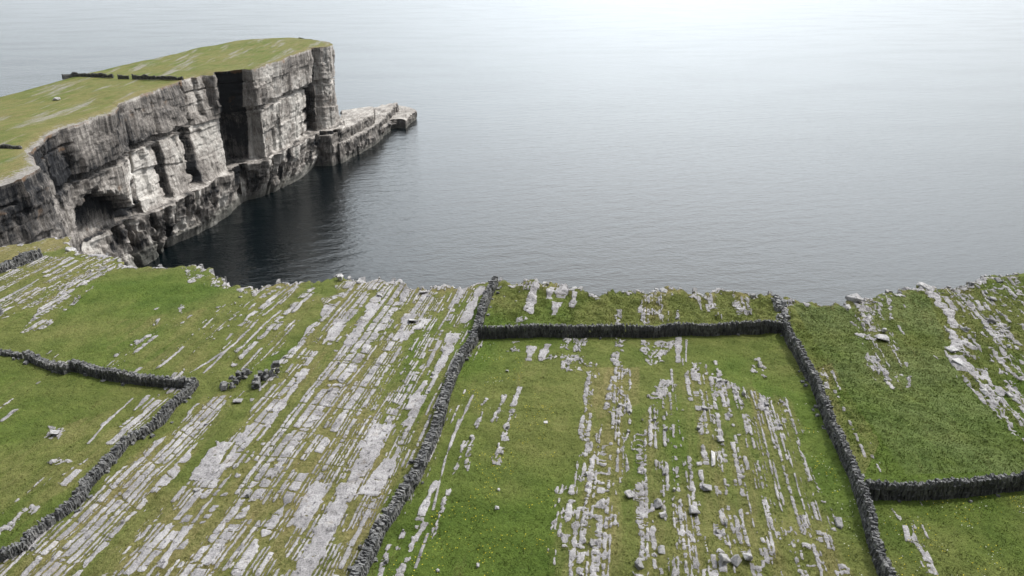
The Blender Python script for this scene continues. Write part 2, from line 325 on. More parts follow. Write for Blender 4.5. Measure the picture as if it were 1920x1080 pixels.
# ---- rock field: signed "rockness" over the ground, ribs split by the joints of the limestone ----
def lattice(seed, lo, hi, mean, sg, mn, mx):
    r = np.random.default_rng(seed); w_ = np.clip(mean * np.exp(r.normal(0, sg, int((hi - lo) / mean * 2.5))), mn, mx)
    return lo + np.cumsum(w_)
LAT = {0: lattice(1, -110, 110, .38, .5, .17, 1.2), 1: lattice(2, -110, 110, .28, .4, .16, .7), 2: lattice(3, -110, 110, .34, .45, .17, .8)}
_q = {}
def rockfield(x, y):
    u, v = xy2uv(x, y); D, Cc = dens(x, y)
    f = np.full(x.shape, -.1); cellr = np.zeros(x.shape)
    e = (fbm(u * 3.4, v * 2.6, 0, 3, 701) - .5) * 1.3
    uw = u + (noise(u * .3, v * .03, 0, 703) - .5) * .6 + (noise(u * .9, v * .2, 0, 704) - .5) * .10
    for k, (Lm, g, gv, ja) in {0: (1.3, .12, .07, .10), 1: (1.2, .13, .08, .13), 2: (.7, .09, .07, .20)}.items():
        m = Cc == k
        if not m.any(): continue
        U = LAT[k]; a_, b_ = uw[m], v[m]
        i = np.searchsorted(U, a_); lo, hi = U[i - 1], U[i]; du = np.minimum(a_ - lo, hi - a_) - g / 2 * (.5 + 1.5 * hash3(i, i * 0, i * 0, 710 + k))
        Lk = Lm * np.exp((hash3(i, i * 0, i * 0, 720 + k) - .5) * 1.6)
        vv = b_ + (noise(a_ * 2.5, b_ * .7, 0, 725) - .5) * .25
        t = vv / Lk + hash3(i, i * 0, i * 0, 730 + k) * 9; t = t + .33 * np.sin(t * 2.3)
        j = np.floor(t); dv = np.minimum(t - j, 1 - (t - j)) * Lk - gv / 2
        cu_ = (lo + hi) / 2; cv_ = j * Lk
        pn = .26 * noise(cu_ * .55, b_ * .035, 0, 740 + k) + .12 * fbm(cu_ * .25, b_ * .08, 0, 2, 745) + (.16 if k < 2 else .20) * hash3(i, j, i * 0, 750 + k) + .46 * hash3(i, np.floor(b_ / (11. if k < 2 else 7.) + i * .37), i * 0, 755)
        if k not in _q: _q[k] = np.sort(pn[::37])
        rk = np.searchsorted(_q[k], pn) / len(_q[k])
        pres = rk < D[m]
        if k == 0:      # through-going cross fractures
            tc_ = (b_ + a_ * .12) / 4.1 + (noise(a_ * .12, b_ * .1, 0, 735) - .5) * .9; dv = np.minimum(dv, np.abs(tc_ - np.floor(tc_) - .5) * 4.1 - .07)
        ff = np.minimum(du, dv) + e[m] * ja
        # vegetated hollows inside the rock
        hol = fbm(a_ * .9, b_ * .6, 0, 3, 760 + k); ff = ff - np.clip(hol - (.63 if k < 2 else .58), 0, 1) * 2.0
        f[m] = np.where(pres, ff, -.1); cellr[m] = hash3(i, j, i * 0, 770 + k)
    f = np.clip(f, -.1, .12)
    for n_, (x0, y0, x1, y1, wp, k) in enumerate(PATCH):
        A = P(x0, y0, ZN); B = P(x1, y1, ZN); ua, va = xy2uv(*A); ub, vb = xy2uv(*B)
        wm = wp * depth_at((A[1] + B[1]) / 2, ZN) / F
        if va > vb: ua, va, ub, vb = ub, vb, ua, va
        Lt = max(vb - va, .5)
        if vb - va < .5: va -= .25; vb = va + Lt
        m = (v > va - .5) & (v < vb + .5) & (u > min(ua, ub) - wm) & (u < max(ua, ub) + wm)
        if not m.any(): continue
        a_, b_ = u[m], v[m]; cc = ua + (ub - ua) * (b_ - va) / Lt
        wob = (noise(b_ * .9, n_, 0, 780) - .5) * min(.5, wm * .5) + e[m] * (.3 if k == 0 else .7) * min(1, wm)
        q = a_ - cc
        ff = np.minimum(wm / 2 - np.abs(q) + wob, np.minimum(b_ - va, vb - b_) + wob * .8)
        Lk = 1.9 if k == 0 else .62
        if k != 0: q2 = q + np.floor(noise(b_ * .8, n_, 0, 782) * 3) * .2; t2 = q2 / .42 + (noise(b_ * .8, q * 1.5, n_, 783)) * .8; j2 = np.floor(t2); ff = np.minimum(ff, np.minimum(t2 - j2, 1 - t2 + j2) * .42 - .02 + e[m] * .3)
        else: j2 = q * 0
        t = b_ / Lk + n_ * .37 + j2 * .31 + (noise(a_ * 1.5, b_ * .8, 0, 781) - .5) * .5; t = t + .3 * np.sin(t * 2.1); j = np.floor(t)
        ff = np.minimum(ff, np.minimum(t - j, 1 - t + j) * Lk - .03 + e[m] * .12)
        if k != 0: ff = ff - np.clip(fbm(a_ * 1.3, b_ * 1.1, 0, 3, 785) - .56, 0, 1) * 1.6
        ff = np.clip(ff, -.1, .12)
        cellr[m] = np.where(ff > f[m], hash3(j, j2, j * 0 + n_, 790), cellr[m]); f[m] = np.maximum(f[m], ff)
        Cc[m] = np.where(ff > 0, k, Cc[m])
    return f, cellr, D, Cc
SV, SF, ST = [], [], []
def slab(cu, cv, hw, hl, ztop, depth, jit, tone, tilt=0.):
    """loose angular stone, half width hw across and half length hl along the joints"""
    ring = [(-hw, -hl), (0, -hl * 1.1), (hw, -hl * .9), (hw * 1.1, 0), (hw * .9, hl), (0, hl * 1.1), (-hw, hl), (-hw * 1.05, 0)]
    n = len(ring); b = len(SV); tx = random.uniform(-tilt, tilt); ty = random.uniform(-tilt, tilt); top = []; low = []
    for (a_, c_) in ring:
        uu = cu + a_ + random.uniform(-jit, jit) * hw; vv = cv + c_ + random.uniform(-jit, jit) * hl
        z_ = ztop + a_ * tx + c_ * ty; X, Y = uv2xy(uu, vv); Xi, Yi = uv2xy(cu + (uu - cu) * .8, cv + (vv - cv) * .85)
        low.append((X, Y, z_ - depth)); top.append((Xi, Yi, z_ + random.uniform(-.04, .04) * hw * 2))
    mid = [(x, y, z + depth - hw * .25) for x, y, z in low]
    SV.extend(low); SV.extend(mid); SV.extend(top); ST.extend([tone] * (3 * n))
    for i in range(n):
        j = (i + 1) % n
        SF.append((b + i, b + j, b + n + j, b + n + i)); SF.append((b + n + i, b + n + j, b + 2 * n + j, b + 2 * n + i))
    SF.append(tuple(b + 2 * n + i for i in range(n)))
def gz1(x, y): return float(gz(x, y))
def ln(m, s, lo, hi): return min(hi, max(lo, m * math.exp(random.gauss(0, s))))
# loose rubble standing a little proud of the ribs
xr = rng.uniform(-60, 72, 60000); yr = rng.uniform(36, 92, 60000)
m = (yr < yedge(xr) - .4); xr, yr = xr[m], yr[m]
fr_, _, dr_, cr_ = rockfield(xr, yr)
pr_ = np.where(cr_ == 2, .045, .006) * (fr_ > .0); pr_ = pr_ * np.clip((fbm(xr * .35, yr * .35, 0, 3, 801) - .45) * 7, 0, 1.6)
for i in np.nonzero(rng.random(len(xr)) < pr_)[0]:
    u_, v_ = xy2uv(xr[i], yr[i]); h_ = ln(.17, .45, .08, .42)
    slab(u_, v_, h_ * random.uniform(.5, .9), h_ * random.uniform(.8, 1.6), gz1(xr[i], yr[i]) + random.uniform(.12, .30), .45, .35, random.gauss(.5, .2), .45)
# rocks along the rim of the near land
for xx in np.arange(-66, 70, .38):
    if random.random() < .75: continue
    ye = float(yedge(xx)); n_ = random.choice((1, 1, 2, 3))
    for q in range(n_):
        yy = ye - random.uniform(-.25, 1.0) - q * .8; u_, v_ = xy2uv(xx, yy)
        hh = ln(.26, .5, .10, .7)
        slab(u_, v_, hh * .6, hh, gz1(xx, yy) + random.uniform(-.08, .14) + (.2 if random.random() < .05 else 0), .9, .35, random.gauss(.32, .2), .25)
print('slabs verts', len(SV))
tag(mesh_obj('limestone_rubble', SV, SF, M_BOULD, {'tone': np.clip(ST, 0, 1)}), 'loose limestone rubble lying on the bedrock ribs', 'rubble', kind='stuff')

# ---------------- ground: one sheet, top + sheer drop to the sea ----------------
xs = np.concatenate([np.linspace(-420, -86, 60), np.arange(-85, 80, .105), np.linspace(80.5, 300, 50)])
ny = 440; tt = np.linspace(0, 1, ny) ** .85
NX = len(xs); ye = yedge(xs)
Y = -90 + (ye[None, :] + 90) * 0; y0 = 33.
Y = np.vstack([np.linspace(-120, y0 - 2, 12)[:, None] * np.ones(NX)[None], y0 + (ye - y0)[None, :] * tt[:, None]])
X = np.broadcast_to(xs, Y.shape).copy(); Z = gz(X, Y)
RF, RC, RD, RCl = rockfield(X, Y)
rimr = np.clip(1 - (ye[None] - Y) / 1.5, 0, 1); rn = fbm(X * .8, Y * .8, 0, 4, 811)
RF = np.where(rimr > 0, np.maximum(RF, np.clip((rn - .64 + rimr * .12) * .8, -.1, .1)), RF)
up = np.clip((RF + .02) / .06, 0, 1); U_, V_ = xy2uv(X, Y)
rel = np.where(RCl == 0, .07 + .05 * RC, np.where(RCl == 1, .07 + .09 * RC, .05 + .12 * RC))
blk = (np.floor(noise(U_ * 2.6, V_ * 2.2, 0, 812) * 4) / 4 - .4) * np.where(RCl == 2, .13, .05)
Z = Z + up * (rel + blk + (noise(U_ * 5, V_ * 4, 0, 813) - .5) * np.where(RCl == 2, .10, .025)) + (1 - up) * (fbm(X * 1.6, Y * 1.6, 0, 2, 815) - .5) * .10
lip_drop = np.clip(1 - (ye[None] - Y) / .8, 0, 1); Z = Z - lip_drop * .35
rows = [np.stack([X, Y, Z], -1)]
zk = np.linspace(64, -4, 60)
sk = []
for z in zk:
    off = (np.floor(noise(xs * .16, z * .02, 0, 81) * 5) / 5 - .5) * 5 + (np.floor(noise(xs * .5, np.floor(z / 4.) * 7.3, 0, 83) * 3) / 3 - .5) * 1.6 - .6
    fade = min(1, (64.2 - z) / 6)
    sk.append(np.stack([xs, ye + off * fade - .2, np.full(NX, z)], -1))
G = np.concatenate([rows[0], np.array(sk)]); nr = G.shape[0]
dG = RD
for q in (2, 4, 6): dG = (dG + np.roll(dG, q, 0) + np.roll(dG, -q, 0) + np.roll(dG, q, 1) + np.roll(dG, -q, 1)) / 5
rim = np.clip(1 - (ye[None] - Y) / 2.4, 0, 1)
dry = np.clip(dG * .75 + rim * .6, 0, 1)
# browner worn ground: far-left tongue of land and a few field margins
for poly, val in (([(-60,475),(0,462),(60,452),(100,440),(135,440),(140,462),(70,472),(0,498)], .9), ([(1100,690),(1200,690),(1200,760),(1120,790)], .7), ([(1500,690),(1560,680),(1650,830),(1620,890),(1590,840)], .55), ([(200,600),(420,580),(420,700),(200,690)], .3), ([(0,840),(230,760),(200,880),(0,990)], .35)):
    m = inside(poly_world(poly), X, Y); dry = np.where(m, np.maximum(dry, val), dry)
rock = np.clip(rim ** 2 * .12, 0, 1)
m = inside(poly_world([(-60,475),(0,462),(60,452),(100,440),(137,438),(142,468),(90,472),(60,468),(0,480)]), X, Y); rock = np.where(m, .42, rock)
m = inside(poly_world([(200,482),(222,492),(140,570),(80,615),(30,625),(60,590),(130,530)]), X, Y); rock = np.where(m, .25, rock)
padd = np.zeros((len(sk), NX)); dry = np.concatenate([dry, padd + 1]); rock = np.concatenate([rock, padd + 1.4])
idx = np.arange(nr * NX).reshape(nr, NX)
Fq = np.stack([idx[:-1, :-1], idx[:-1, 1:], idx[1:, 1:], idx[1:, :-1]], -1).reshape(-1, 4)
ground = mesh_obj('ground', G.reshape(-1, 3), Fq, M_GROUND, {'dry': dry.ravel(), 'rock': rock.ravel(), 'cool': np.concatenate([inside(poly_world([(1480,570),(1600,575),(1660,550),(1735,545),(1800,700),(1930,850),(1930,888),(1700,890),(1580,720)]), X, Y) * 1., padd[:len(sk)]]).ravel(), 'rf': np.concatenate([RF, padd[:len(sk)] - .1]).ravel(), 'tone': np.concatenate([RC, padd[:len(sk)] + .5]).ravel(), 'pale': np.full(nr * NX, .2), 'rust': np.zeros(nr * NX), 'tide': np.zeros(nr * NX)}, smooth=True)
ground.data.materials.append(M_CLIFF)
mi = np.zeros((nr - 1, NX - 1), np.int32); mi[Y.shape[0] + 1:] = 1
ground.data.polygons.foreach_set('material_index', mi.ravel()); tag(ground, kind='structure')

# ---------------- sea ----------------
xs_ = [-30000, -3000, -600, 0, 600, 3000, 30000]
V = [(x, y, 0) for y in (-2000, 0, 300, 900, 3000, 12000, 45000) for x in xs_]
i7 = np.arange(49).reshape(7, 7); Fs = np.stack([i7[:-1, :-1], i7[:-1, 1:], i7[1:, 1:], i7[1:, :-1]], -1).reshape(-1, 4)
tag(mesh_obj('sea', V, Fs, M_SEA), kind='structure')

# ---------------- headland across the bay ----------------
ST_ = [ # lip x,y | z add | inner bench x,y @21 | water x,y
 (-128,116, 0, -126,119, -124,121), (-118,138,0,-118,140,-116,142),
 (-113.2,154.5,0,-114,157,-111,158), (-112.6,161,0,-115.5,166,-113,168), (-115.9,173.1,0,-118,178,-116,180), (-126.4,186.2,0,-126,191,-122,191),
 (-130.2,197.6,0,-131,203,-126,202), (-136.2,216.9,0,-139,216,-133,214), (-134.8,229.2,0,-143,225,-138,226), (-132.9,242.8,0,-141.5,241,-140,242),
 (-139.5,261.1,0,-137.7,254.2,-138,258.1), (-138.6,275,0,-133.8,267.6,-139.9,272), (-137.2,287.8,0,-131.6,280.7,-134.5,285.3), (-136.4,308.6,0,-129,298,-130.7,299.1),
 (-131.9,318.1,0,-127,311,-129.3,313.5), (-129.5,321,.2,-127,317,-129.5,319.5), (-129.5,326,.5,-130,329,-129.9,331), (-117,327.5,1.2,-124,332,-129.0,337),
 (-114,327,1.2,-117.5,338,-124.5,341), (-112.5,345,.6,-116,350,-120.5,349), (-109.6,372,.3,-113,367.7,-117.4,359.5), (-108.5,386,0,-111,380,-113.3,374),
 (-106.6,402,0,-109.0,394,-113,400), (-106.3,405.0,0,-108.9,404,-112.5,404.5), (-103.3,405.5,0,-104,406.3,-101.0,406.8), (-99.0,411.5,0,-100.5,413,-100.6,416), (-98.9,418,0,-101,420,-100.5,436),
 (-102.5,427,0,-102,432,-101,452), (-110,434,0,-110,440,-108,462), (-125,446,0,-125,448,-123,455)]
A_ = np.array(ST_, float)
lip, ben, wat, zadd = A_[:, 0:2], A_[:, 3:5], A_[:, 5:7], A_[:, 2]
def zhead(y, z0=58.5):
    y = np.asarray(y, float)
    return 58.5 + np.clip(y - 260, 0, None) * .036 + np.clip((150 - y) / 38, 0, 1) * 6.3
seg = np.sqrt(((lip[1:] + ben[1:] - lip[:-1] - ben[:-1]) ** 2).sum(1)) / 2
cum = np.concatenate([[0], np.cumsum(seg)]); NSt = int(cum[-1] / .42)
ss = np.linspace(0, cum[-1], NSt)
it = lambda a: np.interp(ss, cum, a)
Lx, Ly, Bx, By, Wx, Wy, za = it(lip[:, 0]), it(lip[:, 1]), it(ben[:, 0]), it(ben[:, 1]), it(wat[:, 0]), it(wat[:, 1]), it(zadd)
tx, ty = np.gradient(Lx), np.gradient(Ly)
def sm(a, k=25):
    kk = np.ones(k) / k; return np.convolve(np.pad(a, k // 2, mode='edge'), kk, 'valid')
tx, ty = sm(tx), sm(ty); ln_ = np.hypot(tx, ty); nx_, ny_ = ty / ln_, -tx / ln_      # outward (to the right of travel)
Lx = Lx + nx_ * (np.floor(noise(ss * .22, 0, 0, 91) * 5) / 5 - .5) * 1.6; 
Lz = zhead(Ly) + za + (noise(ss * .35, 1, 0, 92) - .5) * .5
BZ = 20.5
def cells(s, z, sp, hb, seed, amp):
    """blocky offset: beds of height ~hb, joints ~sp apart"""
    zw = z + (noise(s * .02, 0, 0, seed + 5) - .5) * hb
    b = np.floor(zw / hb); jit = hash3(b, b * 0, b * 0, seed) * 97
    c = np.floor(s / sp + jit + (noise(s / sp * .6, b, 0, seed + 2) - .5) * .8)
    return (hash3(c, b, b * 0, seed + 1) - .5) * 2 * amp
def bump_box(s, z, s0, s1, z0, z1, d, soft=.35):
    wob = (noise(z * .35, s0, 0, 7) - .5) * 2.2
    ws = (noise(s * .3, z0, 0, 9) - .5) * 3.
    return d * np.clip((s + wob - s0) / soft, 0, 1) * np.clip((s1 - s - wob) / soft, 0, 1) * np.clip((z + ws - z0) / soft, 0, 1) * np.clip((z1 - z - ws) / soft, 0, 1)
def s_of(y): return float(np.interp(y, np.maximum.accumulate(Ly), ss))
NU, NLd, NL = 120, 6, 62
rowsX, rowsY, rowsZ, pale, rust, tide = [], [], [], [], [], []
zmid = 41.5
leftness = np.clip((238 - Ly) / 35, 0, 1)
for k in range(NU):
    f = k / (NU - 1); z = Lz + (BZ + .5 - Lz) * f
    zrel = z - (Lz - 59) * (1 - f)
    x = Lx + (Bx - Lx) * f; y = Ly + (By - Ly) * f
    # the undercut band: keep the upper wall upright and let only the lower third recede
    wc = np.clip((28 - np.abs(ss - s_of(234))) / 3, 0, 1)
    roof = np.interp(Ly, [200, 208, 214, 222, 229, 243, 262], [21, 25, 31, 38, 37, 29, 22]) + (np.floor(noise(ss * .32, 0, 0, 150) * 5) / 5 - .5) * 5 + (np.floor(noise(ss * .9, 2, 0, 152) * 3) / 3 - .4) * 1.6
    und = (zrel < roof) * wc
    low = np.clip((roof - zrel) / np.maximum(roof - 20.5, 2), 0, 1)
    fe = f * (1 - wc) + und * (.55 + .45 * low); x = Lx + (Bx - Lx) * fe; y = Ly + (By - Ly) * fe
    d = cells(ss, zrel, 11, 10.5, 100, .8) + cells(ss, zrel, 5.0, 3.4, 110, .30) + cells(ss, zrel, 2.1, 1.4, 120, .22) + (fbm(ss * .5, zrel * .5, 0, 3, 130) - .5) * .3
    d = d * min(1, .25 + f * 6)
    jag = (np.floor(noise(ss * .25, 0, 0, 140) * 4) / 4 - .5) * 1.2
    d = d - 2.6 * ((zrel + jag * .5 < 43.8) & (zrel + jag * .5 > 41.5)) * (noise(ss * .05, 4, 0, 141) < .85) * (1 - leftness * .6)
    d = d - 1.0 * (zrel < 41.6) * (1 - leftness)
    d = d - 1.3 * ((zrel < 54.3) & (zrel > 53.6)) * (noise(ss * .04, 8, 0, 142) < .5)
    for (y_, wd, z0, z1, dp) in ((280, .9, 20, 41, 1.5), (303, 1.2, 19, 41, 2), (306, .8, 42, 59, 1.2), (262, .9, 22, 38, 1.5), (352, .8, 24, 36, .9), (294, .5, 30, 52, .7), (268, .5, 44, 56, .7), (383, .7, 22, 48, 1.0), (395, .6, 40, 60, .8), (251, 2.2, 18, 33, 5), (218, .7, 38, 52, .9), (195, .7, 25, 48, .9)):
        s0 = s_of(y_); d = d - bump_box(ss, zrel, s0 - wd, s0 + wd, z0, z1, dp)
    for (y_, Lr, z0, z1, D_) in ((281, 9, 20, 41.5, 2.8), (304, 11, 19, 41.5, 4.0), (252, 5, 19, 34, 4), (293, 5, 30, 41, 1.0), (270, 6, 24, 41, 1.2), (404, 5, 19, 64, 2.5), (404, 22, 19, 42, 5.5), (205, 12, 30, 58, 1.2), (315, 5, 44, 61, 2.0), (355, 8, 20, 34, 1.2)):
        s0 = s_of(y_) + (noise(zrel * .3, y_, 0, 143) - .5) * 1.6 + (41 - zrel) * .05; d = d - D_ * (.7 + .6 * hash3(np.floor(zrel / 2.7), zrel * 0, zrel * 0, 147)) * np.clip((ss - s0 + Lr) / Lr, 0, 1) * (ss < s0) * (zrel > z0) * (zrel < z1 + jag)
    # cleft: deepening towards its foot
    s0, s1 = s_of(321.5), s_of(326.9); cl = np.clip((ss - s0) / 2, 0, 1) * np.clip((s1 + 16 - ss) / 2, 0, 1)
    d = d - cl * np.clip((f - .40) / .15, 0, 1) * 5 * (ss < s1 + 12)
    # thin pillar left of the cleft
    s0 = s_of(320.4); d = d + bump_box(ss, zrel, s0 - 1.3, s0 + 1.2, 45, 61, 1.6) - bump_box(ss, zrel, s0 - 4.2, s0 - 1.6, 48, 62, 2.6)
    # undercut below a jagged roof
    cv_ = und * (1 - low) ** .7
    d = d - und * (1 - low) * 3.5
    crack_shade = 0  # crack faces darkened in the rock tone, standing in for shade
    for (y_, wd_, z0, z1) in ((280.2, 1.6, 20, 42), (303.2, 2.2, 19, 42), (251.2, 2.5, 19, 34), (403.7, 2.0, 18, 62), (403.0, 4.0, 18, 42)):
        s0 = s_of(y_) + (noise(zrel * .3, y_ + .8, 0, 143) - .5) * 1.6 + (41 - zrel) * .05; crack_shade = np.maximum(crack_shade, np.clip(1.3 - np.abs(ss - s0) / wd_, 0, 1) * (zrel > z0) * (zrel < z1))
    rowsX.append(x + nx_ * d); rowsY.append(y + ny_ * d); rowsZ.append(z)
    p = -.7 * crack_shade + np.where(zrel < 41.6, .82, .46 + .18 * np.clip((ss - s_of(330)) / 10, 0, 1)) + (fbm(ss * .07, zrel * .09, 0, 4, 160) - .5) * 1.15
    p = p - leftness * (.24 + .3 * (zrel < 41.6)); p = p - .95 * cv_ - .15 * und - .85 * cl * (1 - .0 * f) * (ss < s1 * 0 + s_of(326.9) + 3)  # shade painted into the tone: cleft, and undercut darkest below its roof
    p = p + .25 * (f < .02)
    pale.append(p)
    rust.append(.16 * np.clip(1 - np.abs(ss - s_of(306)) / 1.2, 0, 1) * (zrel > 43) * 2 + .25 * np.clip(1 - f * 22, 0, 1) + .12 * ((zrel > 52.6) & (zrel < 54.5)) * (ss < s_of(300))); tide.append(ss * 0)
Ox = sm(np.gradient(Bx), 15); Oy = sm(np.gradient(By), 15); q = np.hypot(Ox, Oy); ox, oy = Oy / q, -Ox / q
lw = .8 + (np.floor(noise(ss * .16, 2, 0, 170) * 5) / 5) * 2.6
gap_ = np.clip((f_ := (ss - s_of(255)) / 10), 0, 1); lw = lw * (.25 + .75 * gap_)
lastx, lasty = rowsX[-1], rowsY[-1]
OBx, OBy = Bx + ox * lw, By + oy * lw
for k in range(1, NLd + 1):
    f = k / NLd
    z = BZ - .3 - f * .6 + (np.floor(noise(ss * .3, f * 3, 0, 171) * 3) / 3 - .5) * 1.0
    rowsX.append(lastx + (OBx - lastx) * f); rowsY.append(lasty + (OBy - lasty) * f); rowsZ.append(z)
    pale.append(.50 + (noise(ss * .2, f * 3, 0, 172) - .5) * .9 - .3 * np.clip((s_of(262) - ss) / 8, 0, 1)); rust.append(ss * 0 + .02); tide.append(ss * 0)
zt_top = rowsZ[-1]
for k in range(1, NL + 1):
    f = k / NL; z = zt_top + (-4 - zt_top) * f; zr = z
    fe = np.clip(f * 1.05, 0, 1) ** 1.25
    x = OBx + (Wx - OBx) * fe; y = OBy + (Wy - OBy) * fe
    d = cells(ss, zr, 7, 5.5, 200, .9) + cells(ss, zr, 2.6, 3.8, 210, .7) + cells(ss, zr, 1.1, 1.3, 220, .28) + (fbm(ss * .45, zr * .3, 0, 3, 230) - .5) * 1.2
    d = d * min(1, .3 + f * 4) * (1 - .75 * np.clip((5.5 - zr) / 3, 0, 1))
    rib = np.clip(noise(ss * .35, zr * .05, 0, 231) - .62, 0, 1) * 9; d = d - rib * np.clip((zr - 4) / 4, 0, 1) * 1.6
    for (y_, wd, dp) in ((252, 1.6, 4.5), (266, 1.2, 3.5), (273, 1.6, 4), (341, 1.6, 4), (335, 1.2, 3), (362, .9, 2.5)):
        s0 = s_of(y_); d = d - bump_box(ss, zr, s0 - wd, s0 + wd, -2, 21, dp)
    rowsX.append(x + ox * d); rowsY.append(y + oy * d); rowsZ.append(z)
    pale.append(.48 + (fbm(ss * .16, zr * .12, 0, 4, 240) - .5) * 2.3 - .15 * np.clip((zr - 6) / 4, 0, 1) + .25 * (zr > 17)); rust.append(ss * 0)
    tide.append(np.clip((6.5 + (noise(ss * .1, 0, 0, 241) - .5) * 6 - zr) / 3, 0, 1) * .75)
HX, HY, HZ = np.array(rowsX), np.array(rowsY), np.array(rowsZ)
nr, nc = HX.shape; idx = np.arange(nr * nc).reshape(nr, nc)
Fq = np.stack([idx[:-1, :-1], idx[1:, :-1], idx[1:, 1:], idx[:-1, 1:]], -1).reshape(-1, 4)
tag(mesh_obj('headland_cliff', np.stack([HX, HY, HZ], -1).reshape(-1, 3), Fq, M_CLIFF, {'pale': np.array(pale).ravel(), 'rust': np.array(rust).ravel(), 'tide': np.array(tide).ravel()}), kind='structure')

# headland top
back = np.array([(-125,448,0),(-132.3,448.6,0),(-156.5,436.5,0),(-171.4,384.2,0),(-182,335.2,0),(-186.2,308.6,0),(-190.3,273.4,0),(-205,225,0),(-250,190,0),(-330,150,0),(-400,108,0)], float)
bc = np.concatenate([[0], np.cumsum(np.sqrt((np.diff(back[:, :2], axis=0) ** 2).sum(1)))])
# pair each lip station with the back curve by its distance from the tip
lx0, ly0 = HX[0], HY[0]; nS = len(lx0)
fr = 1 - ss / ss[-1]; keyf = [0, .06, .12, .30, .48, .62, .74, .86, .94, 1]; keyb = [0, bc[1], bc[2], bc[3], bc[4], bc[5], bc[6], bc[7], bc[8], bc[10]]
tb = np.interp(fr, keyf, keyb); bx = np.interp(tb, bc, back[:, 0]); by = np.interp(tb, bc, back[:, 1])
by = by + (noise(tb * .3, 0, 0, 251) - .5) * 2 * (fr > .1)
K = 110; kk = (np.linspace(0, 1, K) ** 1.5)
e_k = np.exp(-kk * 14)[:, None]; lsx, lsy = sm(lx0, 61), sm(ly0, 61)
bx, by = sm(bx, 41), sm(by, 41)
TX = (lx0 * e_k + lsx * (1 - e_k)) * (1 - kk[:, None]) + bx * kk[:, None]; TY = (ly0 * e_k + lsy * (1 - e_k)) * (1 - kk[:, None]) + by * kk[:, None]
dl = np.hypot(TX - lx0, TY - ly0)
TZ = zhead(TY) + np.clip(dl / 6, 0, 1) * ((fbm(TX * .06, TY * .06, 0, 4, 255) - .5) * 1.2)
TZ = TZ + (Lz - zhead(ly0))[None] * np.exp(-dl / 5)
soft = np.clip(1 - dl / (6 + 9 * np.clip((300 - ly0) / 100, 0, 1)), 0, 1)
dry = np.clip(.55 + soft * .9, 0, 1); rock = soft ** 1.3 * (.55 + .35 * np.clip((300 - ly0) / 100, 0, 1))
# back drop to the sea
BXr, BYr, BZr = [], [], []
for z in (50, 40, 25, 10, -4):
    BXr.append(bx - 1); BYr.append(by + 1); BZr.append(np.full(nS, z))
TX = np.vstack([TX, BXr]); TY = np.vstack([TY, BYr]); TZ = np.vstack([TZ, BZr]); dry = np.vstack([dry, np.ones((5, nS))]); rock = np.vstack([rock, np.full((5, nS), 1.4)])
nr, nc = TX.shape; idx = np.arange(nr * nc).reshape(nr, nc)
Fq = np.stack([idx[:-1, :-1], idx[:-1, 1:], idx[1:, 1:], idx[1:, :-1]], -1).reshape(-1, 4)
tag(mesh_obj('headland', np.stack([TX, TY, TZ], -1).reshape(-1, 3), Fq, M_HEAD, {'dry': dry.ravel(), 'rock': rock.ravel()}, smooth=True), kind='structure')

# low rock platforms beyond the tip
def prism(pts, z, seed, slope=0., zb=-4):
    """traced top outline (photo pixels at height z) turned into a rough sided rock block"""
    W = np.array([P(x, y, z) if x > 0 else (x, y) for x, y in pts]); c = W.mean(0)
    ring = []
    for i in range(len(W)):
        a0, b0 = W[i], W[(i + 1) % len(W)]; n = max(2, int(np.linalg.norm(b0 - a0) / .9))
        for k in range(n): ring.append(a0 + (b0 - a0) * k / n)
    ring = np.array(ring); n = len(ring); t = np.roll(ring, -1, 0) - np.roll(ring, 1, 0); t /= np.linalg.norm(t, axis=1)[:, None] + 1e-9
    ar = np.sum(ring[:, 0] * np.roll(ring[:, 1], -1) - np.roll(ring[:, 0], -1) * ring[:, 1])
    nn = np.stack([t[:, 1], -t[:, 0]], 1) * (1 if ar > 0 else -1)
    s = np.arange(n) * .9; V = []; pl = []; td = []
    for f in np.linspace(0, .92, 7)[::-1]:      # top surface rings from the inside out
        q = c + (ring - c) * (1 - f); zz_ = z + (noise(q[:, 0] * .3, q[:, 1] * .3, 0, seed) - .5) * 1.1 + slope * (q[:, 1] - c[1])
        V += [(*p, h_) for p, h_ in zip(q, zz_)]; pl += [.62 + .3 * (noise(p[0] * .3, p[1] * .3, 0, seed + 1) - .5) for p in q]; td += [0] * n
    zt0 = zz_
    lev = np.linspace(0, 1, 14)[1:]
    for f in lev:
        zz_ = zt0 + (zb - zt0) * f
        d = cells(s, zz_, 6, 4, seed, .8) + cells(s, zz_, 2.2, 2.5, seed + 3, .6) + .3
        d = d * (1 - .6 * np.clip((4 - zz_) / 3, 0, 1))
        q = ring + nn * d[:, None]
        V += [(*p, h_) for p, h_ in zip(q, zz_)]; pl += list(.34 + .8 * (fbm(s * .25, zz_ * .2, 0, 3, seed + 9) - .5)); td += list(np.clip((3.5 - zz_) / 2, 0, 1) * .6)
    L = 7 + len(lev); idx = np.arange(L * n).reshape(L, n); nxt = np.roll(idx, -1, 1)
    Fq = np.stack([idx[:-1], idx[1:], nxt[1:], nxt[:-1]], -1).reshape(-1, 4).tolist(); Fq.append(idx[0].tolist())
    return V, Fq, pl, td
PV, PF, PP, PT = [], [], [], []
